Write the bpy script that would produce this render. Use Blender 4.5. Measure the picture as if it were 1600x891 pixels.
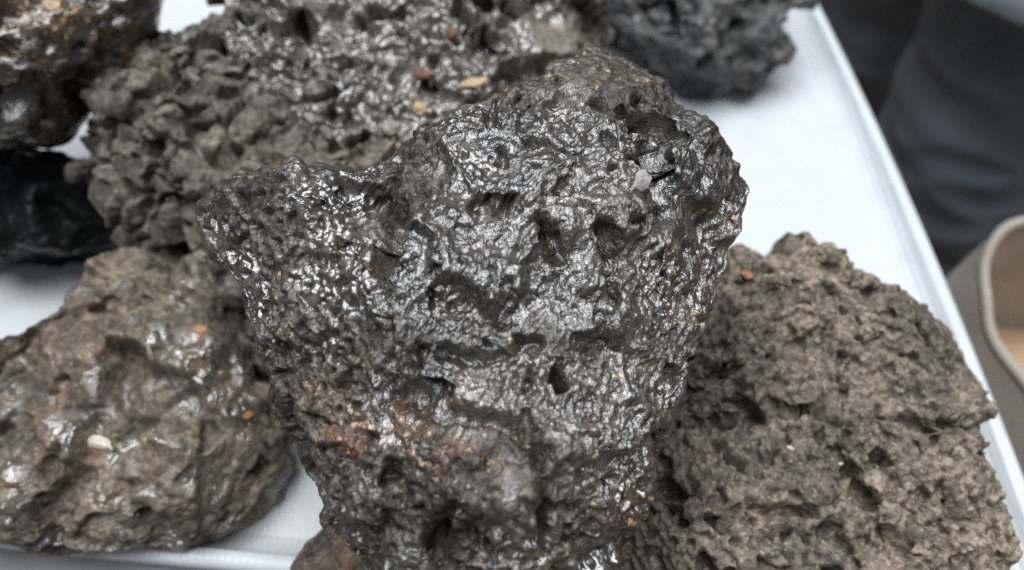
import bpy, bmesh, math, random
import numpy as np
from mathutils import Vector

for o in list(bpy.data.objects):
    bpy.data.objects.remove(o, do_unlink=True)
scene = bpy.context.scene
COL = scene.collection

# ------------------------------------------------------------------ camera
FPX = 1333.0                      # focal length in pixels of the 1600 px wide frame
PITCH = math.radians(52.0)
CAM = np.array([0.0, 0.0, 0.58])
AX_R = np.array([1.0, 0.0, 0.0])
AX_U = np.array([0.0, math.sin(PITCH), math.cos(PITCH)])
AX_F = np.array([0.0, math.cos(PITCH), -math.sin(PITCH)])

cam_data = bpy.data.cameras.new("camera")
cam_data.sensor_width = 36.0
cam_data.lens = 36.0 * FPX / 1600.0
cam_data.clip_start = 0.01
cam_data.clip_end = 100.0
cam_data.dof.use_dof = True
cam_data.dof.focus_distance = 0.415
cam_data.dof.aperture_fstop = 4.5
cam = bpy.data.objects.new("camera", cam_data)
COL.objects.link(cam)
cam.location = CAM
cam.rotation_euler = (math.radians(90.0) - PITCH, 0.0, 0.0)
scene.camera = cam

# ------------------------------------------------------------------ sky, sun, exposure
SUN_ELEV, SUN_AZ = math.radians(85.0), math.radians(-40.0)     # azimuth from +Y towards +X
world = bpy.data.worlds.new("World")
scene.world = world
world.use_nodes = True
wn, wl = world.node_tree.nodes, world.node_tree.links
wn.clear()
sky = wn.new("ShaderNodeTexSky")
sky.sky_type = 'NISHITA'
sky.sun_disc = False
sky.sun_elevation = SUN_ELEV
sky.sun_rotation = SUN_AZ
sky.air_density = 1.0
sky.dust_density = 6.0
sky.ozone_density = 0.6
bg = wn.new("ShaderNodeBackground")
bg.inputs["Strength"].default_value = 0.05
wo = wn.new("ShaderNodeOutputWorld")
hsv = wn.new("ShaderNodeHueSaturation")              # a thin overcast greys the blue
hsv.inputs["Saturation"].default_value = 0.55
wl.new(sky.outputs[0], hsv.inputs["Color"])
wl.new(hsv.outputs[0], bg.inputs[0])
wl.new(bg.outputs[0], wo.inputs[0])

sun_data = bpy.data.lights.new("sun", 'SUN')
sun_data.energy = 2.75
sun_data.angle = math.radians(54.0)
sun_data.color = (0.87, 0.945, 1.0)
sun = bpy.data.objects.new("sun", sun_data)
COL.objects.link(sun)
sdir = Vector((math.sin(SUN_AZ) * math.cos(SUN_ELEV), math.cos(SUN_AZ) * math.cos(SUN_ELEV), math.sin(SUN_ELEV)))
sun.rotation_euler = sdir.to_track_quat('Z', 'Y').to_euler()

vs = scene.view_settings
vs.view_transform = 'Standard'
vs.look = 'None'
vs.gamma = 1.0
vs.exposure = 0.34
vs.use_curve_mapping = False
scene.cycles.use_denoising = False
scene.cycles.max_bounces = 6


# ------------------------------------------------------------------ helpers
def ray(px, py):
    x = (np.asarray(px, float) - 800.0) / FPX
    y = (445.5 - np.asarray(py, float)) / FPX
    return AX_F + np.multiply.outer(x, AX_R) + np.multiply.outer(y, AX_U)


def at(px, py, t):
    return CAM + t * ray(px, py)


def at_z(px, py, z):
    r = ray(px, py)
    return CAM + r * ((z - CAM[2]) / r[2])


def project(p):
    d = p - CAM
    z = d @ AX_F
    return 800.0 + FPX * (d @ AX_R) / z, 445.5 - FPX * (d @ AX_U) / z, z


def smooth(a, b, x):
    t = np.clip((x - a) / (b - a), 0.0, 1.0)
    return t * t * (3.0 - 2.0 * t)


_rng = np.random.default_rng(7)
_PERM = _rng.permutation(256).astype(np.int32)
_PERM = np.concatenate([_PERM, _PERM, _PERM])
_g = _rng.normal(size=(256, 3))
_GRAD = (_g / np.linalg.norm(_g, axis=1)[:, None]).astype(np.float32)
_OFF = _rng.random((256, 3)).astype(np.float32)


def _cell(ix, iy, iz):
    return _PERM[_PERM[_PERM[ix & 255] + (iy & 255)] + (iz & 255)]


def perlin(p):
    p = p.astype(np.float32)
    i = np.floor(p).astype(np.int32)
    f = p - i
    u = f * f * f * (f * (f * 6 - 15) + 10)
    out = None
    res = []
    for dx in (0, 1):
        for dy in (0, 1):
            for dz in (0, 1):
                g = _GRAD[_cell(i[:, 0] + dx, i[:, 1] + dy, i[:, 2] + dz)]
                res.append(g[:, 0] * (f[:, 0] - dx) + g[:, 1] * (f[:, 1] - dy) + g[:, 2] * (f[:, 2] - dz))
    a = [res[k] + u[:, 2] * (res[k + 1] - res[k]) for k in (0, 2, 4, 6)]
    b0 = a[0] + u[:, 1] * (a[1] - a[0])
    b1 = a[2] + u[:, 1] * (a[3] - a[2])
    return (b0 + u[:, 0] * (b1 - b0)) * 1.6


def fbm(p, octaves, gain=0.5):
    s, a, n = 0.0, 1.0, 0.0
    for k in range(octaves):
        s = s + a * perlin(p * (2.03 ** k) + 17.3 * k)
        n += a
        a *= gain
    return s / n


def ridged(p, octaves, gain=0.55):
    s, a, n = 0.0, 1.0, 0.0
    for k in range(octaves):
        s = s + a * (1.0 - np.abs(perlin(p * (2.03 ** k) + 9.1 * k)) * 1.6)
        n += a
        a *= gain
    return s / n


def worley(p):
    """distance to nearest and second nearest feature point"""
    p = p.astype(np.float32)
    i = np.floor(p).astype(np.int32)
    f = p - i
    f1 = np.full(len(p), 9.0, np.float32)
    f2 = np.full(len(p), 9.0, np.float32)
    for dx in (-1, 0, 1):
        for dy in (-1, 0, 1):
            for dz in (-1, 0, 1):
                o = _OFF[_cell(i[:, 0] + dx, i[:, 1] + dy, i[:, 2] + dz)]
                d = (o[:, 0] + dx - f[:, 0]) ** 2 + (o[:, 1] + dy - f[:, 1]) ** 2 + (o[:, 2] + dz - f[:, 2]) ** 2
                m = d < f1
                f2 = np.where(m, f1, np.minimum(f2, d))
                f1 = np.where(m, d, f1)
    return np.sqrt(f1), np.sqrt(f2)


def cells(p, slope=0.5, step=0.15):
    """broken faces: every cell is a plane with its own tilt and its own height"""
    p = p.astype(np.float32)
    i = np.floor(p).astype(np.int32)
    f = p - i
    f1 = np.full(len(p), 9.0, np.float32)
    val = np.zeros(len(p), np.float32)
    for dx in (-1, 0, 1):
        for dy in (-1, 0, 1):
            for dz in (-1, 0, 1):
                c = _cell(i[:, 0] + dx, i[:, 1] + dy, i[:, 2] + dz)
                o = _OFF[c]
                r = np.stack([f[:, 0] - o[:, 0] - dx, f[:, 1] - o[:, 1] - dy, f[:, 2] - o[:, 2] - dz], 1)
                d = (r * r).sum(1)
                m = d < f1
                f1 = np.where(m, d, f1)
                val = np.where(m, slope * (r * _GRAD[c]).sum(1) + step * (o[:, 0] - 0.5) * 2, val)
    return val


def billow(p, octaves, gain=0.55):
    """round lumps with sharp creases between them, at several sizes"""
    s, a, n = 0.0, 1.0, 0.0
    for k in range(octaves):
        s = s + a * np.abs(perlin(p * (2.07 ** k) + 5.7 * k))
        n += a
        a *= gain
    return s / n


def warp(q, freq, amp, seed=0.0):
    return q + amp * np.stack([perlin(q * freq + 1 + seed), perlin(q * freq + 31 + seed), perlin(q * freq + 57 + seed)], 1)


_ICO = {}


def ico(sub):
    if sub not in _ICO:
        bm = bmesh.new()
        bmesh.ops.create_icosphere(bm, subdivisions=min(sub, 5), radius=1.0)
        v = np.array([x.co[:] for x in bm.verts])
        f = np.array([[x.index for x in fc.verts] for fc in bm.faces])
        bm.free()
        for _ in range(sub - min(sub, 5)):
            e = np.sort(np.concatenate([f[:, [0, 1]], f[:, [1, 2]], f[:, [2, 0]]]), axis=1)
            key = e[:, 0].astype(np.int64) * len(v) + e[:, 1]
            uq, inv = np.unique(key, return_inverse=True)
            a, b = uq // len(v), uq % len(v)
            m = v[a] + v[b]
            m /= np.linalg.norm(m, axis=1)[:, None]
            n = len(f)
            ab, bc, ca = inv[:n] + len(v), inv[n:2 * n] + len(v), inv[2 * n:] + len(v)
            f = np.concatenate([np.stack([f[:, 0], ab, ca], 1), np.stack([f[:, 1], bc, ab], 1),
                                np.stack([f[:, 2], ca, bc], 1), np.stack([ab, bc, ca], 1)])
            v = np.concatenate([v, m])
        _ICO[sub] = (v, f)
    return _ICO[sub]


def normals(v, f):
    fn = np.cross(v[f[:, 1]] - v[f[:, 0]], v[f[:, 2]] - v[f[:, 0]])
    n = np.zeros_like(v)
    for k in range(3):
        for c in range(3):
            n[:, c] += np.bincount(f[:, k], weights=fn[:, c], minlength=len(v))
    return n / np.maximum(np.linalg.norm(n, axis=1), 1e-20)[:, None]


def relax(v, f, val, steps):
    """average a per-vertex value over its neighbours"""
    e = np.concatenate([f[:, [0, 1]], f[:, [1, 2]], f[:, [2, 0]]])
    cnt = np.bincount(e[:, 0], minlength=len(v)).astype(float)
    for _ in range(steps):
        s = np.stack([np.bincount(e[:, 0], weights=val[e[:, 1], c], minlength=len(v)) for c in range(val.shape[1])], 1)
        val = 0.5 * val + 0.5 * s / cnt[:, None]
    return val


def make_mesh(name, v, f, mat, smooth_shade=True, attrs=None):
    me = bpy.data.meshes.new(name)
    v = np.asarray(v, np.float32)
    f = np.asarray(f, np.int32)
    k = f.shape[1]
    me.vertices.add(len(v))
    me.vertices.foreach_set("co", v.ravel())
    me.loops.add(f.size)
    me.loops.foreach_set("vertex_index", f.ravel())
    me.polygons.add(len(f))
    me.polygons.foreach_set("loop_start", np.arange(0, f.size, k, dtype=np.int32))
    me.polygons.foreach_set("use_smooth", np.full(len(f), smooth_shade))
    me.update(calc_edges=True)
    for an, av in (attrs or {}).items():
        at_ = me.attributes.new(an, 'FLOAT', 'POINT')
        at_.data.foreach_set("value", np.asarray(av, np.float32))
    me.materials.append(mat)
    return me


def link(name, me, parent=None, label=None, category=None, group=None, kind=None):
    o = bpy.data.objects.new(name, me)
    COL.objects.link(o)
    if parent is not None:
        o.parent = parent
    for k, val in (("label", label), ("category", category), ("group", group), ("kind", kind)):
        if val:
            o[k] = val
    return o


# ------------------------------------------------------------------ materials
class NT:
    def __init__(self, name):
        self.m = bpy.data.materials.new(name)
        self.m.use_nodes = True
        self.n = self.m.node_tree.nodes
        self.l = self.m.node_tree.links
        self.b = self.n["Principled BSDF"]

    def put(self, sock, val):
        if isinstance(val, bpy.types.NodeSocket):
            self.l.new(val, sock)
        else:
            sock.default_value = val

    def coord(self, scale=(1, 1, 1), rot=(0, 0, 0)):
        t = self.n.new("ShaderNodeTexCoord")
        m = self.n.new("ShaderNodeMapping")
        m.inputs["Scale"].default_value = scale
        m.inputs["Rotation"].default_value = rot
        self.l.new(t.outputs["Object"], m.inputs["Vector"])
        return m.outputs[0]

    def noise(self, vec, scale, detail=6, rough=0.6, dist=0.0):
        t = self.n.new("ShaderNodeTexNoise")
        self.l.new(vec, t.inputs["Vector"])
        t.inputs["Scale"].default_value = scale
        t.inputs["Detail"].default_value = detail
        t.inputs["Roughness"].default_value = rough
        t.inputs["Distortion"].default_value = dist
        return t.outputs["Fac"]

    def voro(self, vec, scale, out="Distance", feature='F1'):
        t = self.n.new("ShaderNodeTexVoronoi")
        t.feature = feature
        self.l.new(vec, t.inputs["Vector"])
        t.inputs["Scale"].default_value = scale
        return t.outputs[out]

    def ramp(self, fac, *stops):
        r = self.n.new("ShaderNodeValToRGB")
        el = r.color_ramp.elements
        while len(el) > 1:
            el.remove(el[-1])
        for i, (p, c) in enumerate(stops):
            e = el[0] if i == 0 else el.new(p)
            e.position = p
            e.color = (c[0], c[1], c[2], 1.0) if not isinstance(c, (int, float)) else (c, c, c, 1.0)
        self.l.new(fac, r.inputs[0])
        return r.outputs[0]

    def mix(self, fac, a, b, mode='MIX'):
        m = self.n.new("ShaderNodeMix")
        m.data_type = 'RGBA'
        m.blend_type = mode
        self.put(m.inputs["Factor"], fac)
        for s, v in ((m.inputs[6], a), (m.inputs[7], b)):
            if isinstance(v, bpy.types.NodeSocket):
                self.l.new(v, s)
            else:
                s.default_value = (*v, 1.0)
        return m.outputs[2]

    def math(self, op, a, b=0.5, clamp=False):
        m = self.n.new("ShaderNodeMath")
        m.operation = op
        m.use_clamp = clamp
        self.put(m.inputs[0], a)
        self.put(m.inputs[1], b)
        return m.outputs[0]

    def attr(self, name):
        a = self.n.new("ShaderNodeAttribute")
        a.attribute_name = name
        return a.outputs["Fac"]

    def bump(self, height, strength, dist, prev=None):
        b = self.n.new("ShaderNodeBump")
        b.inputs["Strength"].default_value = strength
        b.inputs["Distance"].default_value = dist
        self.l.new(height, b.inputs["Height"])
        if prev is not None:
            self.l.new(prev, b.inputs["Normal"])
        return b.outputs[0]


def rock_material(name, dark, mid, light, rust, speck, rust_amt=0.45, speck_amt=0.5, wet_rough=0.16, dry_rough=0.75,
                  ior=1.9, bump=0.6, grain=900.0, coat=0.0, streak=0.0, film=0.3, grains=0.4):
    """rust_amt / speck_amt: higher = less. The mesh attribute 'wet' (0..1) says where water lies on the stone, 'rusty' where ochre does."""
    t = NT(name)
    c = t.coord()
    base = t.ramp(t.noise(c, 38, 8, 0.68), (0.32, dark), (0.45, mid), (0.66, light))
    base2 = t.ramp(t.noise(c, 210, 5, 0.7), (0.34, dark), (0.46, mid), (0.66, light))
    col = t.mix(0.5, base, base2)
    wv = t.n.new("ShaderNodeVectorMath")
    wv.operation = 'ADD'
    nz = t.n.new("ShaderNodeTexNoise")
    nz.inputs["Scale"].default_value = 240.0
    t.l.new(c, nz.inputs["Vector"])
    sc_ = t.n.new("ShaderNodeVectorMath")
    sc_.operation = 'SCALE'
    sc_.inputs["Scale"].default_value = 0.004
    t.l.new(nz.outputs["Color"], sc_.inputs[0])
    t.l.new(c, wv.inputs[0])
    t.l.new(sc_.outputs[0], wv.inputs[1])
    g = t.n.new("ShaderNodeSeparateColor")
    t.l.new(t.voro(wv.outputs[0], 300.0, "Color"), g.inputs[0])
    col = t.mix(grains, col, t.ramp(g.outputs[0], (0.15, dark), (0.55, mid), (0.95, light)))     # mineral grains
    big = t.ramp(t.noise(c, 13, 3, 0.6), (0.34, (0.42, 0.42, 0.44)), (0.66, (1.30, 1.26, 1.18)))      # paler and darker stone in broad patches
    col = t.mix(0.9, col, big, 'MULTIPLY')
    rmask = t.math('ADD', t.noise(c, 55, 7, 0.7, 0.4), t.math('MULTIPLY', t.attr('rusty'), 0.28))
    col = t.mix(t.ramp(rmask, (rust_amt + 0.12, 0.0), (rust_amt + 0.24, 0.85)), col, rust)
    smask = t.math('ADD', t.noise(c, 330, 3, 0.6), t.math('MULTIPLY', t.attr('rusty'), 0.14))
    col = t.mix(t.ramp(smask, (speck_amt + 0.13, 0.0), (speck_amt + 0.19, 0.9)), col, speck)
    t.put(t.b.inputs["Base Color"], col)
    wet = t.math('ADD', t.attr('wet'), t.math('MULTIPLY', t.math('SUBTRACT', t.noise(c, 60, 5, 0.65), 0.5), 0.9), True)
    rg = t.ramp(wet, (0.25, dry_rough), (0.75, wet_rough))
    t.put(t.b.inputs["Roughness"], rg)
    t.put(t.b.inputs["IOR"], ior)
    t.put(t.b.inputs["Specular IOR Level"], t.ramp(wet, (0.15, 0.12), (0.7, 0.5)))
    keep = t.ramp(wet, (0.35, 1.0), (0.8, film))          # a film of water fills the finest grain
    b1 = t.bump(t.math('MULTIPLY', t.noise(c, grain, 3, 0.6), keep), bump, 0.0006)
    b2 = t.bump(t.noise(c, grain * 0.25, 2, 0.5), bump, 0.0012, b1)
    if streak:
        cs = t.coord((1.0, 0.34, 1.0), (0.0, math.radians(-25), math.radians(-33)))
        sn = t.math('ADD', t.noise(cs, 620, 3, 0.6, 0.6), t.math('MULTIPLY', t.noise(cs, 240, 2, 0.5, 0.6), 1.6))
        b2 = t.bump(t.math('MULTIPLY', sn, t.attr('sheet')), streak, 0.0013, b2)
    t.put(t.b.inputs["Normal"], b2)
    if coat:
        t.put(t.b.inputs["Coat Weight"], t.ramp(wet, (0.4, 0.0), (0.8, coat)))
        t.put(t.b.inputs["Coat Roughness"], 0.12)
    return t.m


M = {}
M['main'] = rock_material('wet_slag', (0.007, 0.0045, 0.003), (0.045, 0.034, 0.025), (0.22, 0.19, 0.155), (0.16, 0.068, 0.028),
                          (0.60, 0.40, 0.22), rust_amt=0.50, speck_amt=0.51, wet_rough=0.17, dry_rough=0.5, ior=2.45, bump=0.7, streak=0.65, film=0.5)
M['right'] = rock_material('dry_brown_stone', (0.035, 0.033, 0.032), (0.195, 0.164, 0.133), (0.46, 0.385, 0.305), (0.34, 0.20, 0.11),
                           (0.60, 0.46, 0.32), rust_amt=0.54, speck_amt=0.53, wet_rough=0.4, dry_rough=0.8, ior=1.5, bump=1.0, grains=0.5)
M['back'] = rock_material('grey_cracked_stone', (0.020, 0.016, 0.013), (0.125, 0.103, 0.082), (0.33, 0.29, 0.24), (0.22, 0.13, 0.075),
                          (0.55, 0.40, 0.27), rust_amt=0.54, speck_amt=0.58, wet_rough=0.18, dry_rough=0.75, ior=2.2, bump=0.9)
M['brown'] = rock_material('wet_brown_stone', (0.022, 0.018, 0.013), (0.115, 0.093, 0.069), (0.34, 0.27, 0.20), (0.26, 0.135, 0.07),
                           (0.55, 0.40, 0.26), rust_amt=0.50, speck_amt=0.56, wet_rough=0.16, dry_rough=0.75, ior=2.2, bump=0.9, film=0.4)
M['black'] = rock_material('black_glassy_stone', (0.003, 0.003, 0.003), (0.005, 0.005, 0.005), (0.013, 0.013, 0.013), (0.03, 0.018, 0.012),
                           (0.05, 0.04, 0.03), rust_amt=0.6, speck_amt=0.62, wet_rough=0.12, dry_rough=0.6, ior=1.45, bump=0.6)
M['dark'] = rock_material('dark_grey_stone', (0.016, 0.016, 0.017), (0.085, 0.083, 0.083), (0.26, 0.255, 0.25), (0.24, 0.16, 0.10),
                          (0.42, 0.31, 0.20), rust_amt=0.56, speck_amt=0.58, wet_rough=0.22, dry_rough=0.65, ior=1.8, bump=0.8)
M['ochre'] = rock_material('wet_ochre_stone', (0.007, 0.006, 0.004), (0.034, 0.029, 0.020), (0.13, 0.11, 0.08), (0.26, 0.12, 0.045),
                           (0.60, 0.30, 0.10), rust_amt=0.56, speck_amt=0.51, wet_rough=0.10, dry_rough=0.4, ior=2.1, bump=0.8)


def chip_material(name, a, b, rough=0.55):
    t = NT(name)
    c = t.coord()
    t.put(t.b.inputs["Base Color"], t.ramp(t.noise(c, 260, 5, 0.65), (0.3, a), (0.7, b)))
    t.put(t.b.inputs["Roughness"], rough)
    t.put(t.b.inputs["Normal"], t.bump(t.noise(c, 900, 3, 0.6), 0.5, 0.001))
    return t.m


M['orange'] = chip_material('orange_rust_chip', (0.30, 0.12, 0.05), (0.55, 0.27, 0.12))
M['tan'] = chip_material('tan_chip', (0.42, 0.27, 0.13), (0.68, 0.50, 0.30))
M['cream'] = chip_material('cream_chip', (0.50, 0.42, 0.30), (0.75, 0.68, 0.55))
M['grey_flake'] = chip_material('grey_flake', (0.20, 0.18, 0.17), (0.46, 0.43, 0.41), 0.35)
M['redbrown'] = chip_material('red_brown_chip', (0.12, 0.045, 0.025), (0.24, 0.10, 0.06), 0.4)


def tray_material():
    t = NT('white_plastic')
    c = t.coord()
    flute = t.n.new("ShaderNodeTexWave")
    flute.wave_type = 'BANDS'
    flute.bands_direction = 'X'
    flute.inputs["Scale"].default_value = 62.0
    flute.inputs["Distortion"].default_value = 0.15
    t.l.new(c, flute.inputs["Vector"])
    grime = t.noise(c, 26, 6, 0.7)
    spots = t.noise(c, 140, 2, 0.5)
    col = t.ramp(grime, (0.30, (0.61, 0.64, 0.66)), (0.62, (0.67, 0.70, 0.72)))
    col = t.mix(t.ramp(spots, (0.70, 0.0), (0.78, 0.5)), col, (0.42, 0.40, 0.37))
    col = t.mix(t.ramp(t.noise(c, 11, 5, 0.75, 0.6), (0.58, 0.0), (0.74, 0.35)), col, (0.36, 0.36, 0.36))
    t.put(t.b.inputs["Base Color"], col)
    t.put(t.b.inputs["Roughness"], 0.38)
    b = t.bump(flute.outputs["Fac"], 0.25, 0.0012)
    t.put(t.b.inputs["Normal"], t.bump(t.noise(c, 45, 3, 0.5), 0.15, 0.004, b))
    return t.m


M['tray'] = tray_material()


def plain(name, col, rough, bump_scale=0, bump_s=0.3, dist=0.002, var=0.25):
    t = NT(name)
    c = t.coord()
    lo = tuple(x * (1 - var) for x in col)
    hi = tuple(min(1.0, x * (1 + var)) for x in col)
    t.put(t.b.inputs["Base Color"], t.ramp(t.noise(c, 9, 8, 0.65), (0.3, lo), (0.7, hi)))
    t.put(t.b.inputs["Roughness"], rough)
    if bump_scale:
        t.put(t.b.inputs["Normal"], t.bump(t.noise(c, bump_scale, 5, 0.6), bump_s, dist))
    return t.m


M['trouser'] = plain('charcoal_cloth', (0.135, 0.163, 0.20), 0.85, 350, 0.5, 0.0015)
M['jacket'] = plain('grey_jacket_cloth', (0.19, 0.215, 0.25), 0.8, 350, 0.5, 0.0015)
M['sack'] = plain('taupe_sack_cloth', (0.40, 0.355, 0.31), 0.85, 420, 0.6, 0.0015)
M['sack_rim'] = plain('beige_sack_rim', (0.38, 0.335, 0.28), 0.85, 420, 0.6, 0.0015)
M['earth'] = plain('brown_earth', (0.16, 0.105, 0.06), 0.9, 40, 0.6, 0.01)
M['sand'] = plain('tan_sand', (0.50, 0.34, 0.20), 0.9, 300, 0.6, 0.003)
M['table'] = plain('grey_table_laminate', (0.30, 0.30, 0.30), 0.5, 300, 0.1, 0.001, 0.08)


# ------------------------------------------------------------------ the setting: ground, table, tray
GROUND_Z = -0.76
gv, gf = [], []
N = 40
for j in range(N + 1):
    for i in range(N + 1):
        x, y = -6 + 12 * i / N, -5 + 12 * j / N
        gv.append((x, y, GROUND_Z + 0.012 * math.sin(3.1 * x + 1.7 * y) + 0.01 * math.sin(5.3 * y - 2.2 * x)))
for j in range(N):
    for i in range(N):
        a = j * (N + 1) + i
        gf.append((a, a + 1, a + N + 2, a + N + 1))
link('ground', make_mesh('ground', gv, gf, M['earth']), kind='structure')


def box_mesh(name, x0, x1, y0, y1, z0, z1, mat, bevel=0.004):
    bm = bmesh.new()
    bmesh.ops.create_cube(bm, size=1.0)
    for v in bm.verts:
        v.co = ((x0 + x1) / 2 + v.co.x * (x1 - x0), (y0 + y1) / 2 + v.co.y * (y1 - y0), (z0 + z1) / 2 + v.co.z * (z1 - z0))
    bmesh.ops.bevel(bm, geom=list(bm.edges), offset=bevel, segments=2, affect='EDGES')
    me = bpy.data.meshes.new(name)
    bm.to_mesh(me)
    bm.free()
    me.materials.append(mat)
    return me


table = link('table', None, label='grey table standing under the white tray', category='table')
link('table_top', box_mesh('table_top', -0.62, 0.27, 0.02, 1.02, -0.030, -0.004, M['table']), table)
for lx in (-0.57, 0.22):
    for ly in (0.08, 0.95):
        link('leg', box_mesh('leg', lx - 0.02, lx + 0.02, ly - 0.02, ly + 0.02, GROUND_Z - 0.02, -0.030, M['table']), table)

# tray: a ring of plan points, floor inset below a rim
TR_Z = 0.018


def rim_x(y):
    return 0.361 - 0.08 * (y - 0.35) ** 2


def side(a, b, n, fx=None):
    out = []
    for k in range(n):
        s = k / n
        x, y = a[0] + (b[0] - a[0]) * s, a[1] + (b[1] - a[1]) * s
        out.append((fx(y) if fx else x, y))
    return out


fr, br, bl, fl = (rim_x(0.152), 0.152), (rim_x(0.98), 0.98), (-0.58, 0.98), (-0.58, 0.246)
sides = [side(fl, fr, 20), side(fr, br, 40, rim_x), side(br, bl, 20), side(bl, fl, 20)]
tray = link('tray', None, label='shallow white plastic tray holding the dark rocks', category='tray')
cx, cy = -0.1, 0.55


def inset(p, d, z):
    x = p[0] + (d if p[0] < cx else -d) if abs(p[0] - cx) > 0.30 else p[0]
    y = p[1] + (d if p[1] < cy else -d) if abs(p[1] - cy) > 0.25 else p[1]
    return (x, y, z)


def offs(pts, nxt, d, z):
    """points of one side moved inwards by d"""
    out = []
    allp = pts + [nxt]
    for p in allp:
        out.append((p[0], p[1], z))
    out = np.array(out)
    t = np.gradient(out[:, :2], axis=0)
    t /= np.linalg.norm(t, axis=1)[:, None]
    out[:, 0] += -t[:, 1] * d
    out[:, 1] += t[:, 0] * d
    return out


# profile across a wall: inner foot, up the sloping wall, rolled rim, down outside
PROFILE = [(0.030, 0.0004), (0.020, 0.0028), (0.013, 0.0068), (0.0085, TR_Z - 0.006), (0.006, TR_Z - 0.001), (0.002, TR_Z + 0.0008),
           (-0.003, TR_Z), (-0.0055, TR_Z - 0.003), (-0.0055, TR_Z - 0.010), (-0.002, TR_Z - 0.011)]
for k, s in enumerate(sides):
    nxt = sides[(k + 1) % 4][0]
    rows = [offs(s, nxt, d, z) for d, z in PROFILE] + [offs(s, nxt, 0.010, -0.003)]
    for r in rows:                                       # mitre the corners
        dd = np.linalg.norm(r[0, :2] - np.array(s[0]))
        sg = 1 if (r[0, :2] - np.array(s[0])) @ (np.array([cx, cy]) - np.array(s[0])) > 0 else -1
        for e, q in ((0, s[0]), (-1, nxt)):
            tdir = (r[1, :2] - r[0, :2]) if e == 0 else (r[-2, :2] - r[-1, :2])
            tdir = tdir / np.linalg.norm(tdir)
            r[e, :2] += tdir * dd * sg * 0.999
    n = len(rows[0])
    V = np.concatenate(rows)
    F = [(a * n + i, (a + 1) * n + i, (a + 1) * n + i + 1, a * n + i + 1) for a in range(len(rows) - 1) for i in range(n - 1)]
    wall_rows, rim_rows = rows[:5], rows[4:]
    for nm, rr in (('side_wall', wall_rows), ('rim', rim_rows)):
        V = np.concatenate(rr)
        F = [(a * n + i, a * n + i + 1, (a + 1) * n + i + 1, (a + 1) * n + i) for a in range(len(rr) - 1) for i in range(n - 1)]
        link(nm, make_mesh(nm, V, F, M['tray']), tray)
fx0, fx1, fy0, fy1 = -0.567, 0.335, 0.14, 0.968
nf = 30
fv = []
fq = []
for j in range(nf + 1):
    for i in range(nf + 1):
        y = fy0 + (fy1 - fy0) * j / nf
        x = fx0 + (rim_x(y) - 0.014 - fx0) * i / nf
        yy = max(y, 0.246 - 0.0995 * (x + 0.58) + 0.014)
        fv.append((x, yy + j * 1e-5, 0.0012 + 0.0006 * math.sin(7 * x + 3) * math.sin(6 * y)))
for j in range(nf):
    for i in range(nf):
        a = j * (nf + 1) + i
        fq.append((a, a + 1, a + nf + 2, a + nf + 1))
link('tray_floor', make_mesh('tray_floor', fv, fq, M['tray']), tray)


# ------------------------------------------------------------------ rocks
ROCKS = {}


def outline_radius(poly, c, sm):
    """radius of a closed outline as a function of the angle about c"""
    P = np.array(poly, float)
    seg = []
    for k in range(len(P)):
        a, b = P[k], P[(k + 1) % len(P)]
        n = max(2, int(np.linalg.norm(b - a) / 4))
        seg.append(a + (b - a) * np.linspace(0, 1, n, endpoint=False)[:, None])
    S = np.concatenate(seg) - np.array(c, float)
    th = np.arctan2(-S[:, 1], S[:, 0])
    rr = np.hypot(S[:, 0], S[:, 1])
    grid = np.linspace(-np.pi, np.pi, 1441)[:-1]
    R = np.zeros(1440)
    o = np.argsort(th)
    R = np.interp(grid, th[o], rr[o], period=2 * np.pi)

    def gs(x, s):
        k = np.exp(-0.5 * (np.arange(-4 * s, 4 * s + 1) / s) ** 2)
        k /= k.sum()
        return np.convolve(np.concatenate([x[-4 * s:], x, x[:4 * s]]), k, 'valid')
    return grid, gs(R, sm), gs(R, 90)


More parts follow.
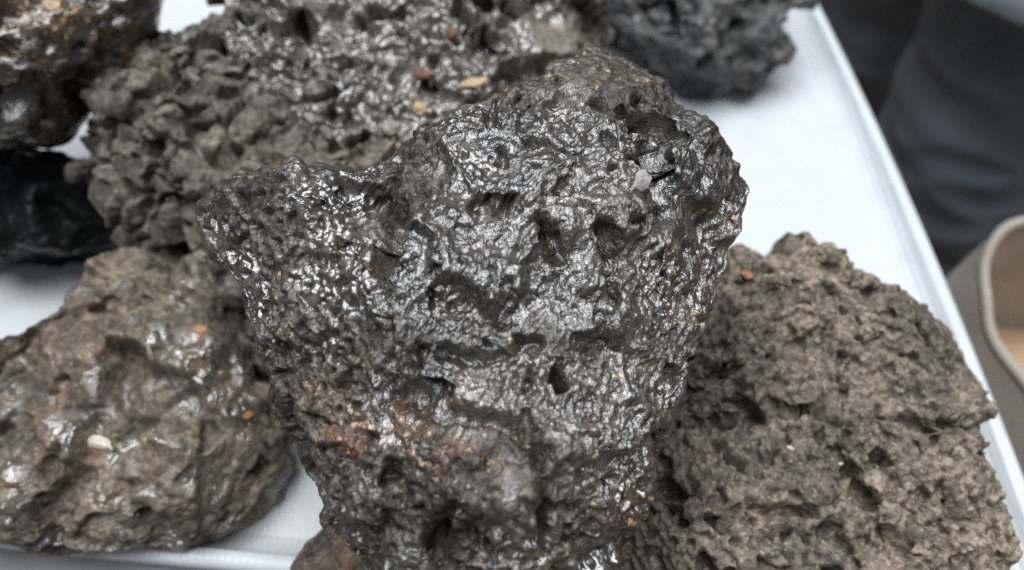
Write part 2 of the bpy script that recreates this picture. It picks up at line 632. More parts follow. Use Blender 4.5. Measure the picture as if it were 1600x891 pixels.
def build_rock(key, name, label, outline, c, t, dfront, dback, sub, mat, detail, forms=(), boxy=0.8, sm=8, shrink=0.96,
               planes=(), lean=(0.0, 0.0), group=None):
    """A closed stone. The outline is given as seen from the front, in the frame's pixels, and gets its real size from the
    distance t; dfront / dback are its half thicknesses in metres; forms are hills and hollows of its front (x, y, radius x, radius y,
    turn in degrees, height in metres)."""
    d, f = ico(sub)
    k = t / FPX
    al = np.arccos(np.clip(d[:, 2], -1, 1))
    a0, a1 = math.radians(125), math.radians(94)
    al2 = np.where(al < a0, al * a1 / a0, a1 + (al - a0) * (math.pi - a1) / (math.pi - a0))
    th = np.arctan2(d[:, 1], d[:, 0])
    grid, R, Rs = outline_radius(outline, c, sm)
    Re = np.interp(th, grid, R, period=2 * np.pi)
    Rm = np.interp(th, grid, Rs, period=2 * np.pi)
    s = np.sin(al2)
    sp = np.maximum(s, 0)
    mm = 2.0 / boxy
    w = sp ** 4
    rad = (Rm * (1 - w) + Re * w) * sp * shrink
    z = np.sign(np.cos(al2)) * np.maximum(1.0 - sp ** mm, 0.0) ** (1.0 / mm)
    front = smooth(-0.1, 0.35, np.cos(al2))
    x, y = rad * np.cos(th), rad * np.sin(th)
    tilt = lean[0] * x * k + lean[1] * y * k
    zz = np.where(z > 0, z * dfront, z * dback) + tilt
    x, y = x * (t - tilt) / t, y * (t - tilt) / t
    pk = t / (t - np.clip(zz, -0.05, 0.2))
    px, py = c[0] + x * pk, c[1] - y * pk
    for fx, fy, rx, ry, rot, h in forms:
        ca, sa = math.cos(math.radians(rot)), math.sin(math.radians(rot))
        u, v_ = (px - fx) * ca - (py - fy) * sa, (px - fx) * sa + (py - fy) * ca
        zz = zz + front * h * np.exp(-(u / rx) ** 2 - (v_ / ry) ** 2)
    L = np.stack([x * k, y * k, zz], 1)
    for tx, ty, off in planes:                            # broken faces: tilt right, tilt up (degrees), share of the reach kept
        pn = np.array([math.tan(math.radians(tx)), math.tan(math.radians(ty)), 1.0])
        pn /= np.linalg.norm(pn)
        hh = L @ pn
        over = np.maximum(hh - hh.max() * off, 0)
        L = L - np.outer(over * 0.9, pn)
    x, y, zz = L[:, 0] / k, L[:, 1] / k, L[:, 2]
    C0 = at(c[0], c[1], t)
    v = C0 + np.outer(x * k, AX_R) + np.outer(y * k, AX_U) - np.outer(zz, AX_F)
    attrs = {'wet': np.zeros(len(v)), 'rusty': np.zeros(len(v)), 'sheet': np.zeros(len(v))}
    X, Y, _ = project(v)
    loc = np.stack([X, Y, front], 1)
    for stage in range(detail(None, None, None, None, None)):
        n = normals(v, f)
        if stage == 0:
            n = relax(v, f, n, 12)
            n /= np.linalg.norm(n, axis=1)[:, None]
        h = detail(stage, v, n, loc, attrs)[:, None]
        h = relax(v, f, h, 8 if stage == 0 else (1 if stage == 1 else 0))
        v = v + n * h
    lo = v[:, 2].min()
    me = make_mesh(name, v - C0, f, mat, True, attrs)
    o = link(name, me, None, label, 'rock', group)
    o.location = C0
    ROCKS[key] = (v, f)
    print(key, 'z %.3f..%.3f' % (v[:, 2].min(), v[:, 2].max()))
    return o


def blob(loc, x, y, rx, ry=None, rot=0.0, p=1.0):
    ry = ry or rx
    ca, sa = math.cos(math.radians(rot)), math.sin(math.radians(rot))
    u, w = (loc[:, 0] - x) * ca - (loc[:, 1] - y) * sa, (loc[:, 0] - x) * sa + (loc[:, 1] - y) * ca
    return np.exp(-((u / rx) ** 2 + (w / ry) ** 2) ** p) * loc[:, 2]


def path(loc, pts, width, p=1.0):
    """closeness (1 on the line, 0 away) to a polyline given in front coordinates"""
    best = np.full(len(loc), 1e9)
    q = loc[:, :2]
    for a, b in zip(pts[:-1], pts[1:]):
        a, b = np.array(a, float), np.array(b, float)
        ab = b - a
        s = np.clip(((q - a) @ ab) / (ab @ ab), 0, 1)
        best = np.minimum(best, np.hypot(*(q - a - s[:, None] * ab).T))
    return np.exp(-(best / width) ** (2 * p)) * loc[:, 2]


def sub_(v, off, scale):
    return (v + np.array(off)) * scale


# ---- the big wet stone in front
MAIN_CUTS = (([(1002, 155), (1004, 195)], 13, 0.026), ([(1000, 225), (1030, 265), (1045, 320), (1035, 348)], 15, 0.030),
             ([(940, 355), (972, 412)], 12, 0.024), ([(845, 342), (876, 396)], 11, 0.017),
             ([(618, 320), (604, 360), (594, 400), (598, 440)], 11, 0.015), ([(905, 530), (950, 537)], 10, 0.009),
             ([(875, 578), (880, 605)], 9, 0.020), ([(680, 850), (700, 885)], 22, 0.022),
             ([(945, 715), (950, 742)], 9, 0.016), ([(600, 560), (590, 610)], 9, 0.007),
             ([(690, 545), (770, 555), (840, 528)], 11, 0.007), ([(690, 640), (780, 655), (850, 700)], 13, 0.009),
             ([(835, 700), (848, 760), (850, 830)], 11, 0.013), ([(660, 540), (640, 600)], 10, 0.008),
             ([(830, 215), (900, 230)], 7, 0.007), ([(760, 160), (775, 200)], 10, 0.008), ([(1060, 130), (1078, 150)], 10, 0.010))


def d_main(stage, v, n, loc, A):
    if stage is None:
        return 3
    q = sub_(v, (1.3, 0.2, 4.1), 1.0)
    if stage == 0:
        w = warp(q, 24, 0.012)
        return 0.008 * fbm(q * 14, 2) + cells(w * 20, 0.5, 0.05) / 20 * 0.35 + cells(warp(q, 50, 0.006, 9) * 46, 0.5, 0.05) / 46 * 0.3
    # zones: streaky skin over the dome, bubbly rim and left lobe
    sheet = np.clip(blob(loc, 880, 390, 340, 260, 35, 2.0) + blob(loc, 820, 650, 220, 160, 0, 1.5), 0, 1)
    sheet = smooth(0.25, 0.75, sheet + 0.45 * perlin(q * 28))
    if stage == 1:
        wq = warp(q, 110, 0.003)
        f1, f2 = worley(wq * 150)
        knob = np.sqrt(np.clip(1 - f1 * f1 * 1.3, 0, 1))
        kz = smooth(-0.2, 0.25, perlin(q * 40 + 90))
        h = (1 - sheet) * (0.0032 * kz * (knob - 0.5) + 0.0050 * (billow(q * 85, 4, 0.6) - 0.3))
        h -= (1 - sheet) * (0.0045 * smooth(0.34, 0.46, perlin(q * 150 + 11)) + 0.0022 * smooth(0.28, 0.42, perlin(q * 290 + 19)))
        # the skin: flat scabs broken by drawn-out pits
        u = AX_R * 0.55 + AX_U * 0.83
        lng = (q @ u)[:, None] * u
        qa = warp(q - lng, 70, 0.0016) * 440 + lng * 190
        qb = warp(q - lng, 50, 0.003) * 280 + lng * 110
        pz = smooth(-0.35, 0.2, perlin(q * 30 + 21))
        h -= sheet * ((0.0008 + 0.0014 * pz) * smooth(0.02, 0.32, perlin(qa)) + 0.0026 * pz * smooth(0.22, 0.44, perlin(qb)))
        h += sheet * (0.0026 * (ridged(q * 44 + 6, 1) - 0.6) + 0.0010 * perlin(q * 130 + 40) + 0.0016 * (billow(q * 110, 3) - 0.3))
        h -= 0.007 * smooth(0.48, 0.60, perlin(warp(q, 120, 0.004) * 80 + 11))
        A['sheet'][:] = sheet
        jit = loc + np.stack([perlin(q * 130) * 8, perlin(q * 130 + 5) * 8, np.zeros(len(v))], 1)
        for pts, wd, dp in MAIN_CUTS:
            h -= dp * path(jit, pts, wd * 0.85, 1.2)
        A['wet'][:] = np.clip(0.48 + 0.26 * sheet + 0.8 * perlin(q * 24 + 3) + 0.3 * perlin(q * 70) + 0.35 * blob(loc, 780, 430, 110, 80)
                              - 0.25 * blob(loc, 620, 760, 200, 170) - 0.4 * blob(loc, 1000, 150, 170, 80) - 0.25 * blob(loc, 420, 620, 80, 160, 25), 0, 1)
        A['rusty'][:] = 0.55 * np.clip(0.9 * blob(loc, 690, 690, 120, 50, -15) + 0.6 * blob(loc, 590, 440, 25, 110) + 0.7 * blob(loc, 980, 790, 60, 90)
                                       + 0.5 * blob(loc, 1090, 480, 40, 160, -15) + 0.6 * blob(loc, 560, 660, 60, 60) + 0.6 * blob(loc, 450, 540, 40, 100, 25), 0, 1)
        return h * (1 - blob(loc, 818, 745, 28, 18, 15, 2.0))
    pool = smooth(0.05, 0.25, perlin(q * 45 + 77)) * sheet          # where water fills the grain
    h = 0.00022 * perlin(q * 560) + 0.00055 * perlin(q * 250) + (1 - sheet) * 0.0016 * (billow(q * 230, 3, 0.6) - 0.3)
    return h * (1 - 0.7 * pool) * (1 - blob(loc, 818, 745, 28, 18, 15, 2.0))


build_rock('main', 'rock', 'large wet glossy blackish slag rock lying on top in the middle of the tray',
           [(300, 318), (350, 290), (440, 268), (500, 258), (560, 275), (615, 255), (650, 215), (700, 175), (770, 145), (830, 120), (880, 88), (940, 76),
            (1000, 82), (1055, 108), (1075, 150), (1120, 175), (1150, 230), (1186, 288), (1170, 325), (1158, 400), (1130, 460), (1085, 560),
            (1045, 640), (1022, 740), (985, 815), (950, 870), (900, 960), (760, 1010), (640, 980), (588, 900), (546, 815), (502, 740),
            (458, 650), (405, 540), (350, 440), (318, 385)],
           (760, 500), 0.455, 0.100, 0.10, 8, M['main'], d_main, boxy=0.78, sm=5, shrink=0.93, lean=(0.0, -0.28),
           planes=[(8, 18, 0.82), (-32, 12, 0.84), (38, 8, 0.84), (-5, 42, 0.9)],
           forms=[(790, 430, 190, 130, 20, 0.016), (430, 360, 120, 80, 15, 0.014), (600, 390, 34, 130, -8, -0.010), (690, 430, 80, 150, -8, 0.006), (650, 270, 120, 34, 35, -0.012),
                  (900, 200, 150, 60, 20, 0.008), (1035, 280, 30, 120, -10, -0.012), (760, 720, 110, 60, 0, 0.010), (930, 550, 70, 36, 0, -0.007),
                  (680, 610, 80, 40, 20, -0.008), (500, 560, 60, 160, 20, -0.006), (1090, 330, 40, 150, -10, 0.006)])


# ---- the big grey stone behind it
def d_back(stage, v, n, loc, A):
    if stage is None:
        return 3
    q = sub_(v, (3.3, 7.2, 1.6), 1.0)
    if stage == 0:
        return 0.014 * fbm(q * 11, 2) + cells(warp(q, 20, 0.015) * 14, 0.5, 0.08) / 14 * 0.6 + cells(warp(q, 40, 0.008, 4) * 34, 0.5, 0.10) / 34 * 0.5
    rough = smooth(0.3, 0.8, blob(loc, 600, 70, 330, 170, 0, 2.0) + 0.4 * perlin(q * 18))
    if stage == 1:
        wq = warp(q, 45, 0.008)
        f1, f2 = worley(wq * 38)
        crack = smooth(0.11, 0.02, f2 - f1) * smooth(-0.45, 0.0, perlin(q * 22 + 8))
        h = (1 - rough) * (-0.014 * crack + 0.0025 * (np.sqrt(np.clip(1 - f1 * f1 * 1.1, 0, 1)) - 0.6) + 0.0035 * (billow(q * 70, 4, 0.65) - 0.3) + cells(wq * 38, 0.6, 0.2) / 38 * 0.9)
        h += rough * (0.020 * (billow(warp(q, 80, 0.005) * 60, 4, 0.65) - 0.3))
        h -= rough * 0.026 * smooth(0.26, 0.40, perlin(warp(q, 70, 0.006) * 44 + 3))
        h -= 0.009 * smooth(0.42, 0.55, perlin(q * 85 + 3))
        A['wet'][:] = np.clip(0.75 * rough + 0.05 + 0.6 * perlin(q * 45), 0, 1)
        A['rusty'][:] = np.clip(0.35 * blob(loc, 700, 130, 120, 60), 0, 1)
        return h * (1 - 0.85 * blob(loc, 860, 50, 80, 60, 0, 2))
    return 0.0034 * (billow(q * 110, 3, 0.6) - 0.3) + 0.0003 * perlin(q * 400)


build_rock('back', 'rock', 'broad grey rock with cracked lower side behind the wet middle rock',
           [(130, 195), (130, 250), (155, 310), (178, 385), (210, 470), (300, 600), (480, 600), (700, 500), (880, 330), (945, 130), (955, 60), (935, -10), (880, -90),
            (700, -150), (500, -140), (380, -80), (360, -10), (350, 48), (300, 78), (245, 92), (200, 125), (165, 160)],
           (540, 190), 0.70, 0.080, 0.10, 8, M['back'], d_back, boxy=0.62, sm=5, shrink=0.95, lean=(0.0, -0.35),
           planes=[(0, 25, 0.80), (-35, -10, 0.82), (10, -20, 0.82), (40, 10, 0.85)],
           forms=[(560, 60, 170, 60, 0, 0.014), (430, 150, 90, 60, 0, -0.012), (860, 50, 90, 80, 0, 0.015), (250, 170, 90, 60, 0, 0.010), (680, 120, 50, 40, 0, -0.018)])


# ---- the dry brown stone on the right
RIGHT_CUTS = (([(1085, 575), (1150, 580)], 8, 0.013), ([(1155, 605), (1185, 655)], 10, 0.020), ([(1060, 660), (1140, 655)], 9, 0.014),
              ([(1240, 640), (1290, 660)], 10, 0.014), ([(1330, 740), (1360, 780)], 11, 0.017), ([(1380, 830), (1430, 852)], 12, 0.017),
              ([(1085, 765), (1125, 825)], 10, 0.017), ([(1150, 795), (1270, 800)], 8, 0.012), ([(1300, 830), (1330, 850)], 9, 0.012),
              ([(1380, 650), (1470, 665), (1545, 662)], 7, 0.010), ([(1490, 800), (1520, 815)], 9, 0.014), ([(1020, 750), (1060, 780)], 11, 0.016),
              ([(1195, 530), (1215, 560)], 8, 0.012), ([(1470, 770), (1490, 800)], 10, 0.012))


def d_right(stage, v, n, loc, A):
    if stage is None:
        return 3
    q = sub_(v, (8.3, 2.2, 6.6), 1.0)
    calm = blob(loc, 1440, 540, 140, 130, 0, 2)
    if stage == 0:
        return 0.010 * fbm(q * 16, 2) + cells(warp(q, 30, 0.012) * 22, 0.5, 0.05) / 22 * 0.3 + cells(warp(q, 60, 0.006, 4) * 52, 0.5, 0.1) / 52 * 0.35
    if stage == 1:
        wq = warp(q, 110, 0.004)
        f1, f2 = worley(wq * 66)
        g1, g2 = worley(wq * 160 + 4)
        nod = smooth(-0.25, 0.2, perlin(q * 35 + 60))
        h = (1 - 0.35 * calm) * (0.010 * (billow(wq * 40, 3, 0.6) - 0.3) + 0.0095 * nod * (np.sqrt(np.clip(1 - f1 * f1 * 1.25, 0, 1)) - 0.6)
                                 + 0.0042 * (np.sqrt(np.clip(1 - g1 * g1 * 1.3, 0, 1)) - 0.6))
        h -= 0.007 * smooth(0.34, 0.46, perlin(q * 110 + 3)) + 0.016 * smooth(0.42, 0.54, perlin(warp(q, 90, 0.005) * 50 + 3)) * (1 - 0.8 * calm)
        jit = loc + np.stack([perlin(q * 90) * 14, perlin(q * 90 + 5) * 14, np.zeros(len(v))], 1)
        for pts, wd, dp in RIGHT_CUTS:
            h -= 1.2 * dp * path(jit, pts, wd * 1.25, 1.4)
        A['wet'][:] = 0.10 + 0.18 * blob(loc, 1250, 430, 120, 80)
        A['rusty'][:] = np.clip(0.45 * blob(loc, 1200, 440, 110, 50) + 0.2 * blob(loc, 1150, 820, 250, 150), 0, 1)
        return h
    r1, r2 = worley(q * 300)
    return 0.0024 * (billow(q * 190, 3, 0.65) - 0.3) + 0.0014 * (0.5 - r1)


build_rock('right', 'rock', 'dry matt brown rock with knobbly crumbly face on the right beside the rim',
           [(1130, 430), (1185, 405), (1255, 402), (1280, 360), (1308, 368), (1348, 405), (1390, 435), (1440, 472), (1500, 520), (1532, 575), (1536, 640), (1508, 665),
            (1518, 720), (1530, 780), (1536, 840), (1530, 930), (1450, 1050), (1250, 1080), (1020, 1040), (900, 940), (900, 800), (960, 640), (1050, 500)],
           (1270, 690), 0.565, 0.060, 0.075, 8, M['right'], d_right, boxy=0.52, sm=4, shrink=0.95, lean=(-0.02, -0.42),
           planes=[(-5, 26, 0.76), (35, 25, 0.85), (-30, 20, 0.85), (30, -15, 0.88)],
           forms=[(1200, 560, 120, 80, 0, 0.004), (1420, 600, 110, 80, 0, 0.006), (1270, 760, 160, 50, 10, 0.006), (1150, 640, 60, 40, 0, -0.006)])


# ---- the brown stone at lower left
def d_brown(stage, v, n, loc, A):
    if stage is None:
        return 3
    q = sub_(v, (2.3, 9.2, 3.6), 1.0)
    if stage == 0:
        return 0.010 * fbm(q * 15, 2) + cells(warp(q, 26, 0.012) * 17, 0.6, 0.08) / 17 * 0.7 + cells(warp(q, 60, 0.006, 4) * 44, 0.5, 0.12) / 44 * 0.6
    smoothz = smooth(0.3, 0.8, blob(loc, 270, 640, 190, 150, 0, 1.5) + 0.5 * perlin(q * 30))
    if stage == 1:
        h = 0.012 * (1 - 0.45 * smoothz) * (billow(warp(q, 60, 0.006) * 62, 4, 0.6) - 0.3)
        h -= 0.010 * (1 - 0.8 * smoothz) * smooth(0.44, 0.56, perlin(warp(q, 90, 0.005) * 55 + 3))
        A['wet'][:] = np.clip(0.24 + 0.45 * smoothz - 0.3 * blob(loc, 100, 530, 130, 90) + 0.8 * perlin(q * 44 + 9), 0, 1)
        A['rusty'][:] = np.clip(0.4 * blob(loc, 90, 560, 140, 90) + 0.3 * blob(loc, 60, 720, 120, 80) + 0.3 * blob(loc, 340, 540, 70, 70), 0, 1)
        return h
    return (1 - 0.45 * smoothz) * (0.0024 * (billow(q * 170, 4, 0.6) - 0.3)) + 0.0005 * perlin(q * 200)


build_rock('brown', 'rock', 'brown rock with shiny wet patches at the lower left beside the front rim',
           [(-90, 575), (0, 520), (15, 492), (55, 462), (80, 430), (118, 418), (230, 408), (330, 445), (398, 540), (435, 630), (466, 705), (442, 790), (403, 822), (310, 852),
            (150, 840), (0, 826), (-110, 770), (-140, 670)],
           (190, 665), 0.600, 0.052, 0.055, 7, M['brown'], d_brown, boxy=0.6, sm=5, shrink=0.95, lean=(0.0, -0.32),
           planes=[(0, 24, 0.80), (-32, 10, 0.82), (32, -5, 0.82), (5, -25, 0.85)],
           forms=[(120, 560, 100, 60, 20, 0.010), (300, 600, 80, 60, 0, 0.006), (330, 750, 60, 60, 0, 0.005)])


# ---- the wet ochre stone at upper left
def d_ochre(stage, v, n, loc, A):
    if stage is None:
        return 3
    q = sub_(v, (6.3, 4.2, 7.6), 1.0)
    if stage == 0:
        return 0.012 * fbm(q * 14, 2) + cells(warp(q, 26, 0.012) * 18, 0.5, 0.12) / 18 * 0.8
    if stage == 1:
        h = 0.013 * (billow(warp(q, 60, 0.006) * 62, 4, 0.62) - 0.3)
        h -= 0.010 * smooth(0.34, 0.50, perlin(q * 66 + 3))
        A['wet'][:] = np.clip(0.66 + 0.5 * perlin(q * 40), 0, 1)
        A['rusty'][:] = np.clip(0.2 + 0.5 * blob(loc, 80, 20, 90, 40), 0, 1)
        return h
    return 0.0012 * (billow(q * 160, 2) - 0.3)


build_rock('ochre', 'rock', 'wet ochre speckled rock at the upper left corner of the picture',
           [(255, -10), (228, 40), (203, 85), (200, 115), (160, 145), (118, 172), (76, 202), (0, 245), (-90, 260), (-220, 160), (-260, -60), (-150, -230), (80, -250), (240, -140)],
           (20, 0), 0.645, 0.065, 0.065, 6, M['ochre'], d_ochre, boxy=0.7, sm=5, shrink=0.95, lean=(0.0, 0.0),
           planes=[(0, 30, 0.8), (-30, 5, 0.85), (30, -5, 0.85)],
           forms=[(100, 60, 90, 25, 20, -0.014), (90, 130, 80, 40, 0, 0.010), (60, 10, 70, 30, 0, 0.008)])


# ---- the black stone below it
def d_black(stage, v, n, loc, A):
    if stage is None:
        return 3
    q = sub_(v, (1.3, 6.2, 9.6), 1.0)
    if stage == 0:
        return 0.010 * fbm(q * 13, 2) + cells(warp(q, 26, 0.012) * 18, 0.5, 0.12) / 18 * 0.8
    if stage == 1:
        A['wet'][:] = np.clip(0.4 + 0.7 * perlin(q * 40), 0, 1)
        return 0.013 * (billow(warp(q, 60, 0.006) * 62, 4, 0.62) - 0.3)
    return 0.0012 * (billow(q * 160, 2) - 0.3)


build_rock('black', 'rock', 'black shiny rock in the shade left of the cracked grey rock',
           [(-160, 300), (-60, 265), (0, 262), (60, 240), (130, 245), (165, 260), (225, 320), (250, 400), (215, 418), (110, 412), (0, 412), (-120, 405)],
           (60, 325), 0.725, 0.055, 0.075, 6, M['black'], d_black, boxy=0.65, sm=5, shrink=0.97, lean=(0.0, 0.25))


# ---- the dark stone at upper right
def d_dark(stage, v, n, loc, A):
    if stage is None:
        return 3
    q = sub_(v, (4.3, 3.2, 2.6), 1.0)
    if stage == 0:
        return 0.012 * fbm(q * 12, 2) + cells(warp(q, 20, 0.015) * 14, 0.5, 0.12) / 14 * 0.8 + cells(warp(q, 40, 0.008, 4) * 34, 0.5, 0.15) / 34 * 0.9
    if stage == 1:
        h = 0.014 * (billow(warp(q, 50, 0.006) * 44, 4, 0.64) - 0.3)
        h -= 0.014 * smooth(0.36, 0.50, perlin(q * 40 + 3))
        A['wet'][:] = np.clip(0.22 + 0.5 * blob(loc, 1010, 10, 80, 60) + 0.5 * perlin(q * 30), 0, 1)
        A['rusty'][:] = 0.3
        return h
    return 0.0018 * (billow(q * 120, 3) - 0.3)


build_rock('dark', 'rock', 'dark grey rock at the top edge right of the broad grey rock',
           [(900, -60), (930, 20), (960, 70), (1020, 110), (1060, 150), (1110, 168), (1160, 148), (1222, 112), (1205, 72), (1232, 16), (1236, -60), (1180, -170), (1040, -200), (930, -150)],
           (1075, -20), 0.90, 0.075, 0.085, 7, M['dark'], d_dark, boxy=0.62, sm=5, shrink=0.97, lean=(0.0, -0.3),
           planes=[(0, 30, 0.8), (-30, -5, 0.82), (30, -10, 0.82)])


# ---- the small brown stone peeking out below the big one
def d_small(stage, v, n, loc, A):
    if stage is None:
        return 2
    q = sub_(v, (7.3, 1.2, 5.6), 1.0)
    if stage == 0:
        return 0.008 * fbm(q * 22, 3)
    f1, f2 = worley(q * 80)
    A['wet'][:] = 0.2
    A['rusty'][:] = 0.3
    return 0.004 * (np.sqrt(np.clip(1 - f1 * f1 * 1.2, 0, 1)) - 0.6) + 0.0016 * fbm(q * 200, 2)


build_rock('small', 'rock', 'small light brown rock peeking out under the wet middle rock at the bottom',
           [(455, 880), (490, 845), (525, 800), (570, 770), (680, 800), (740, 900), (700, 1000), (560, 1020), (460, 960)],
           (590, 890), 0.525, 0.035, 0.040, 6, M['brown'], d_small, boxy=0.8, sm=8, shrink=0.97)


# ------------------------------------------------------------------ loose chips lying on the stones
def surface(key, px, py, r=6.0):
    v, f = ROCKS[key]
    X, Y, Z = project(v)
    m = []
    while len(m) < 3:
        m = np.where((np.abs(X - px) < r) & (np.abs(Y - py) < r))[0]
        r *= 1.6
    zmin = Z[m].min()
    m = m[Z[m] < zmin + 0.006]
    return v[m].mean(0), Z[m].mean()


def chip(name, key, px, py, w, h, thick, rot, mat, label, seed, category, tilt=(0.0, 0.3), jag=0.45):
    """a small stone flake: w x h pixels as seen, thick as a share of the smaller side"""
    p, z = surface(key, px, py)
    k = z / FPX
    d, f = ico(4)
    rx, ry = 0.85 * w * k / 2, 0.85 * h * k / 2
    th = min(rx, ry) * thick
    q = d * 1.4 + seed * 3.7
    g = 1 + jag * perlin(q) + 0.5 * jag * perlin(q * 2.7)
    e = d * g[:, None]
    rr = np.random.default_rng(seed)
    for _ in range(9):
        pn = rr.normal(size=3)
        pn /= np.linalg.norm(pn)
        hh = e @ pn
        e = e - np.outer(np.maximum(hh - rr.uniform(0.55, 0.85) * hh.max(), 0), pn)
    ca, sa = math.cos(math.radians(rot)), math.sin(math.radians(rot))
    lx, ly, lz = e[:, 0] * rx, e[:, 1] * ry, e[:, 2] * th
    lz = lz + 0.35 * rx * (e[:, 0] ** 2) * (jag - 0.1)
    x, y = lx * ca - ly * sa, lx * sa + ly * ca
    lz = lz + tilt[0] * x - tilt[1] * y
    v = np.outer(x, AX_R) + np.outer(y, AX_U) - np.outer(lz, AX_F)
    o = link(name, make_mesh(name, v, f, mat), None, label, category)
    o.location = p - AX_F * th * 0.05
    return o


chip('rust_chip', 'right', 1172, 428, 36, 18, 0.6, -8, M['orange'], 'flat orange chip on the upper edge of the dry brown rock', 1, 'chip')
chip('pebble', 'brown', 388, 648, 30, 22, 0.8, 10, M['orange'], 'rounded orange pebble on the right side of the lower left brown rock', 2, 'pebble', jag=0.15)
chip('leaf_flake', 'brown', 152, 690, 72, 28, 0.4, -12, M['cream'], 'curled cream flake lying on the lower left brown rock', 23, 'flake', jag=0.6)
chip('rust_chip', 'brown', 308, 514, 36, 15, 0.6, -5, M['orange'], 'pale orange chip near the top of the lower left brown rock', 4, 'chip')
chip('wood_chip', 'back', 738, 130, 60, 26, 0.5, 15, M['tan'], 'pale tan chip on the grey rock just above the wet middle rock', 5, 'chip', jag=0.4)
chip('rust_chip', 'back', 664, 118, 36, 18, 0.7, 0, M['redbrown'], 'red brown chip left of the tan chip on the grey rock', 6, 'chip')
chip('rust_chip', 'back', 705, 55, 20, 30, 0.7, 0, M['redbrown'], 'small red brown chip high on the grey rock', 7, 'chip')
chip('wood_chip', 'back', 655, 168, 24, 30, 0.5, 10, M['tan'], 'dull tan chip below the red brown chip on the grey rock', 8, 'chip')
chip('seed', 'back', 624, 231, 12, 16, 0.8, 10, M['tan'], 'tiny yellow seed on the grey rock above the wet rock', 9, 'seed', jag=0.1)
chip('seed', 'main', 1144, 340, 14, 20, 0.6, 20, M['tan'], 'yellow seed near the right edge of the wet middle rock', 10, 'seed', jag=0.15)
chip('stone_flake', 'main', 997, 284, 58, 44, 0.45, 10, M['grey_flake'], 'light grey flake beside the crack of the wet middle rock', 11, 'flake', jag=0.35)
chip('seed', 'right', 1237, 701, 22, 10, 0.8, -18, M['cream'], 'cream grain in the middle of the dry brown rock, left of two', 12, 'seed', jag=0.1)
chip('seed', 'right', 1313, 727, 18, 9, 0.8, 15, M['cream'], 'cream grain in the middle of the dry brown rock, right of two', 13, 'seed', jag=0.1)
chip('rust_chip', 'ochre', 85, 8, 30, 24, 0.8, 0, M['tan'], 'yellow tan chip on top of the upper left ochre rock', 14, 'chip')
chip('seed', 'main', 437, 402, 9, 8, 0.8, 0, M['tan'], 'tiny yellow crumb on the left lobe of the wet middle rock', 15, 'crumb', jag=0.1)
chip('rust_chip', 'main', 984, 812, 12, 26, 0.8, -20, M['orange'], 'small orange chip on the lower right side of the wet middle rock', 16, 'chip')
chip('pebble', 'main', 788, 138, 9, 8, 0.8, 0, M['orange'], 'tiny orange crumb on the upper edge of the wet middle rock', 17, 'crumb', jag=0.1)


# ------------------------------------------------------------------ sack and person beyond the right rim
def tube(name, rings, mat, nseg=64, closed_end=True):
    """rings: list of (centre, rx, ry, displacement function of angle or None)"""
    V, F = [], []
    for c, rx, ry, fn in rings:
        for i in range(nseg):
            a = 2 * math.pi * i / nseg
            g = 1 + (fn(a) if fn else 0)
            V.append((c[0] + math.cos(a) * rx * g, c[1] + math.sin(a) * ry * g, c[2]))
    for j in range(len(rings) - 1):
        for i in range(nseg):
            i2 = (i + 1) % nseg
            F.append((j * nseg + i, j * nseg + i2, (j + 1) * nseg + i2, (j + 1) * nseg + i))
    return np.array(V), F


SX, SY, STOP = 0.605, 0.475, -0.10
rng = random.Random(4)
outer, inner, rim = [], [], []
def fold(ph, amp):
    return lambda a: amp * (math.sin(3 * a + ph) + 0.6 * math.sin(7 * a + 2 * ph) + 0.4 * math.sin(11 * a - ph))
nz = 26
for k in range(nz):
    s = k / (nz - 1)
    z = GROUND_Z - 0.005 + (STOP - GROUND_Z) * s
    r = 0.155 + 0.03 * math.sin(math.pi * s) - 0.02 * s
    outer.append(((SX + 0.01 * math.sin(5 * s), SY, z), r, r * 1.15, fold(1.0 + 1.2 * s, 0.022)))
for k in range(14):
    s = k / 13
    z = STOP - 0.30 * s
    r = 0.130 - 0.01 * s
    inner.append(((SX + 0.01 * math.sin(5), SY, z), r - 0.001, r * 1.15, fold(2.2 + 1.5 * s, 0.03)))
for k in range(15):
    b = math.pi * 2 * k / 14
    rim.append(((SX + 0.01 * math.sin(5), SY, STOP + 0.006 * math.sin(b)), 0.131 + 0.005 * math.cos(b), (0.131 + 0.005 * math.cos(b)) * 1.15, fold(2.2, 0.022)))
sack = link('sack', None, label='open taupe cloth sack with pale beige rim beyond the right edge of the tray', category='sack')
for nm, rings, mt in (('sack_body', outer, M['sack']), ('lining', inner, M['sack']), ('sack_rim', rim, M['sack_rim'])):
    V, F = tube(nm, rings, mt)
    link(nm, make_mesh(nm, V, F, mt), sack)
# loose tan earth filling the sack
dv, df = [], []
for j in range(12):
    for i in range(40):
        a, r = 2 * math.pi * i / 40, 0.135 * j / 11
        dv.append((SX + math.cos(a) * r, SY + 1.12 * math.sin(a) * r, STOP - 0.10 - 0.75 * math.sin(a) * r + 0.01 * math.sin(20 * r + a) * (1 - j / 11)))
for j in range(11):
    for i in range(40):
        i2 = (i + 1) % 40
        df.append((j * 40 + i, j * 40 + i2, (j + 1) * 40 + i2, (j + 1) * 40 + i))
link('sack_filling', make_mesh('sack_filling', dv, df, M['sand']), sack)


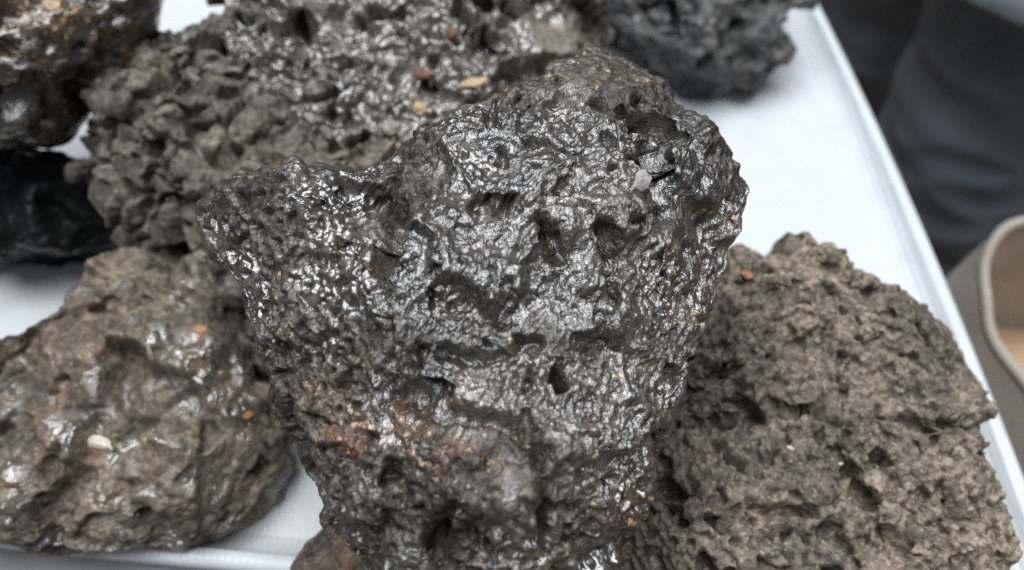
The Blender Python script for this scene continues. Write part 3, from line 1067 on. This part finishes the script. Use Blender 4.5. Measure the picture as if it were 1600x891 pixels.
def person():
    """standing figure, trousered legs up to the hips in one continuous surface"""
    me = bpy.data.meshes.new('person')
    la, lb = Vector((0.66, 0.92, 0)), Vector((0.64, 1.32, 0))
    hip = Vector((0.80, 1.14, 0))
    pts = [((hip.x, hip.y, 0.36), 0.20), ((hip.x, hip.y, 0.24), 0.19)]
    edges = [(0, 1)]
    for base in (la, lb):
        prev = 1
        for z, r, k in ((0.06, 0.15, 0.25), (-0.16, 0.145, 0.08), (-0.36, 0.13, 0.0), (-0.56, 0.11, 0.0), (-0.69, 0.10, 0.0)):
            p = base.lerp(hip, k)
            pts.append(((p.x, p.y, z), r))
            edges.append((prev, len(pts) - 1))
            prev = len(pts) - 1
        pts.append(((base.x - 0.13, base.y - 0.07, -0.725), 0.035))
        edges.append((prev, len(pts) - 1))
    me.from_pydata([p for p, r in pts], edges, [])
    o = bpy.data.objects.new('person_cage', me)
    COL.objects.link(o)
    sk = o.modifiers.new('skin', 'SKIN')
    sk.use_smooth_shade = True
    for i, (p, r) in enumerate(pts):
        me.skin_vertices[0].data[i].radius = (r, r)
    me.skin_vertices[0].data[0].use_root = True
    ss = o.modifiers.new('sub', 'SUBSURF')
    ss.levels = ss.render_levels = 5
    dg = bpy.context.evaluated_depsgraph_get()
    em = o.evaluated_get(dg).to_mesh()
    v = np.zeros(len(em.vertices) * 3)
    em.vertices.foreach_get('co', v)
    v = v.reshape(-1, 3)
    n = np.zeros(len(em.vertices) * 3, np.float32)
    em.vertices.foreach_get('normal', n)
    n = n.reshape(-1, 3)
    q = v.copy()
    q[:, 2] *= 1.6
    v = v + n * (0.014 * fbm(q * 8, 2) + 0.012 * (ridged(q * np.array([6, 6, 9]) + 0.4, 1) - 0.6))[:, None]
    F = [tuple(p.vertices) for p in em.polygons]
    out = bpy.data.meshes.new('person')
    out.from_pydata(v.tolist(), [], F)
    out.polygons.foreach_set('use_smooth', np.ones(len(F), bool))
    out.materials.append(M['trouser'])
    bpy.data.objects.remove(o, do_unlink=True)
    return link('person', out, None, 'standing person in dark charcoal trousers behind the right rim of the tray', 'person')


body = person()

# the hem of the jacket: a soft shell hanging over the hips, open below
jr = []
for k in range(24):
    z = 0.02 + 0.40 * k / 23
    r = 0.21 + 0.012 * math.exp(-(k / 2.0) ** 2) - 0.03 * k / 23
    jr.append(((0.69 + 0.08 * k / 23, 0.985 + 0.10 * k / 23, z), r, r * 1.05, fold(0.4 + 0.9 * k / 23, 0.018)))
V, F = tube('jacket', [((c[0], c[1], c[2] + 0.004), rx - 0.006, ry - 0.006, fn) for c, rx, ry, fn in jr[:6]][::-1] + [
    ((jr[0][0][0], jr[0][0][1], 0.0145), jr[0][1] - 0.003, jr[0][2] - 0.003, jr[0][3])] + jr, M['jacket'])
link('jacket', make_mesh('jacket', V, F, M['jacket']), body)
